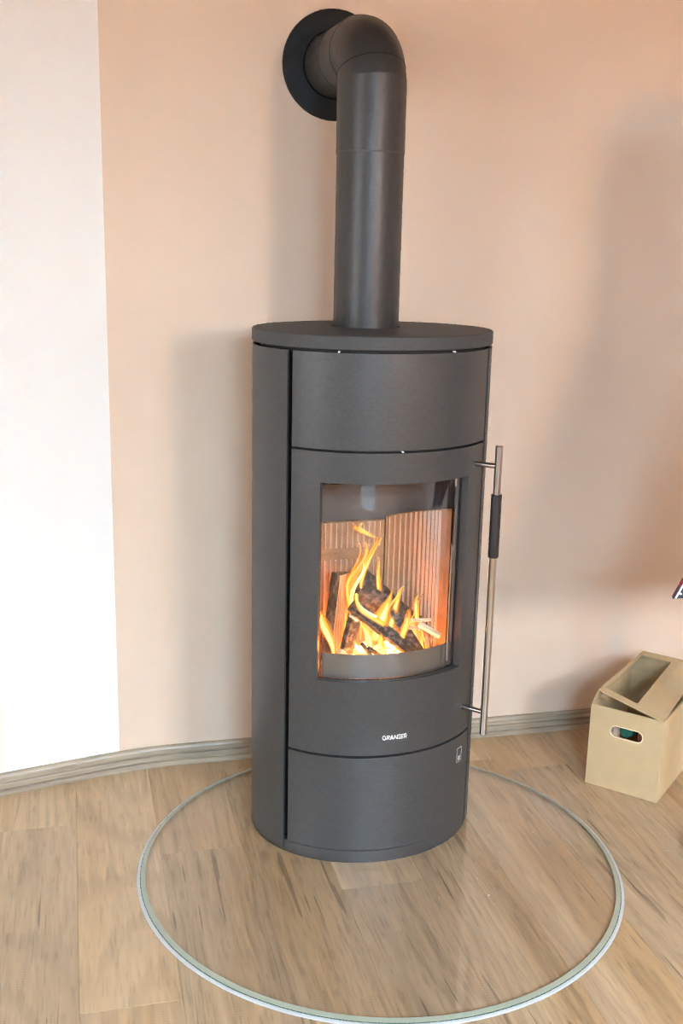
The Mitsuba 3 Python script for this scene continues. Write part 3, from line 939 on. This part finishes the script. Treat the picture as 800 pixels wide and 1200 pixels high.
put('back_flap', sheet_mesh([bx(.002, BD, BH), bx(W, BD, BH), lidL1, lidR1], TH * .7), 'm_card_inside', cb, smooth=False)
rim_o, rim_i = oval(0.515, 0.735, 0.0445, 0.0170, (W, BH)), oval(0.515, 0.735, 0.042, 0.0145, (W, BH))
rcs = m3.CrossSection([[(x * W, z * BH) for x, z in rim_o]]) - m3.CrossSection([[(x * W, z * BH) for x, z in rim_i]])
rm = to_tm(rcs.extrude(.0005))
rm.vertices = np.array([bx(W - a, -c, b) for a, b, c in rm.vertices])
put('hand_hole_rim', rm, 'm_card_edge', cb, smooth=False, label='pale cut edge of the hand hole')
put('green_bottle', trimesh.util.concatenate([bar(bx(.112, .05, .155), bx(.09, .18, .13), .019, 20)]), 'm_bottle_green', label='green item seen through the hand hole of the cardboard box', category='bottle')
put('kindling_stick', bar(bx(.136, .03, .012), bx(.140, .045, .19), .013, 8), 'm_stick', smooth=False, label='pale wooden stick seen in the left of the box hand hole', category='kindling')
put('kindling_stick', bar(bx(.064, .035, .012), bx(.066, .05, .19), .013, 8), 'm_stick_red', smooth=False, label='reddish wooden stick seen in the right of the box hand hole', category='kindling')

# ------------------------------------------------------------------ jacket corner at the right edge, with an added stand and shadow-casting rest
jk = thing('jacket', 'lower corner of a dark red and navy jacket with white piping above the cardboard box, its unseen rest shaped to cast a wall shadow', 'jacket')
JY = -0.50
def panel(pts, y0, y1):
    cs = m3.CrossSection([[(float(a), float(b)) for a, b in pts]])
    m = cs.extrude(y1 - y0).rotate((90, 0, 0)).translate((0, y1, 0))
    return to_tm(m)


edge = [(.511, .703), (.522, .724), (.534, .748), (.575, .80), (.615, .90), (.66, 1.05), (.70, 1.16), (.733, 1.30), (.728, 1.50), (.736, 1.61), (.76, 1.69), (.80, 1.735)]  # outline above the hem is unseen, shaped to cast the wall shadow
put('jacket_body', join(panel(edge[::-1] + [(1.12, .695), (1.08, 1.0), (1.02, 1.50), (.97, 1.68), (.90, 1.74)], JY, JY + .006), panel([(x + .07, z + .004) for x, z in edge[::-1][4:]] + [(1.12, .70), (1.08, 1.0), (1.02, 1.28)], JY + .006, JY + .07)), 'm_cloth_red', jk, smooth=False)
put('hem_band', panel([(.5085, .7015), (1.13, .693), (1.13, .728), (.5205, .7265)], JY - .003, JY - .0002), 'm_cloth_navy', jk, smooth=False, label='navy hem band')
put('piping', sweep(np.array([(.0022 * math.cos(a), .0022 * math.sin(a)) for a in np.linspace(0, 2 * PI, 10, endpoint=False)]),
    [(np.array([x + .0035, JY - .004, z]), np.array([1.0, 0, 0]), np.array([0, 1.0, 0])) for x, z in edge[:8]]), 'm_piping', jk, label='white piping along the edge')
put('button', bar((.5245, JY - .003, .7115), (.5245, JY - .006, .7115), .0022, 12), 'm_piping', jk)
cs_ = thing('added_coat_stand', 'unseen wooden coat stand added to hold the jacket beyond the right edge', 'coat stand')  # unseen stand, added to carry the shadow-casting jacket
SX, SY = 0.86, JY + .11
put('pole', bar((SX, SY, .03), (SX, SY, 1.66), .018, 20), 'm_dark_wood', cs_)
put('base', lathe([(0, 0), (.15, 0), (.15, .02), (.03, .04), (0, .04)], 40).apply_translation([SX, SY, 0]), 'm_dark_wood', cs_)
put('peg', bar((SX, SY, 1.44), (SX, JY + .07, 1.47), .009, 12), 'm_dark_wood', cs_)
# ------------------------------------------------------------------ added warm lamp behind the camera, in place of warm light from outside
lp = thing('added_lamp', 'unseen floor lamp added in place of warm light through the window opposite the stove', 'lamp')
LX, LY, LZ, LR = 0.84, -2.95, 1.62, 0.115
put('lamp_base', lathe([(0, 0), (.14, 0), (.14, .02), (.02, .035), (0, .035)], 40).apply_translation([LX, LY, 0]), 'm_lamp_shell', lp)
put('lamp_pole', bar((LX, LY, .03), (LX, LY, LZ - LR + .01), .011, 16), 'm_lamp_shell', lp)
g = mikit.ply(trimesh.creation.icosphere(subdivisions=3, radius=LR).apply_translation([LX, LY, LZ]), 'm_frame_white', smooth=True)
g['emitter'] = {'type': 'area', 'sampling_weight': 15.0, 'radiance': rgb(*ADDED_LAMP_LIGHT)}
put('lamp_globe', g, None, lp)
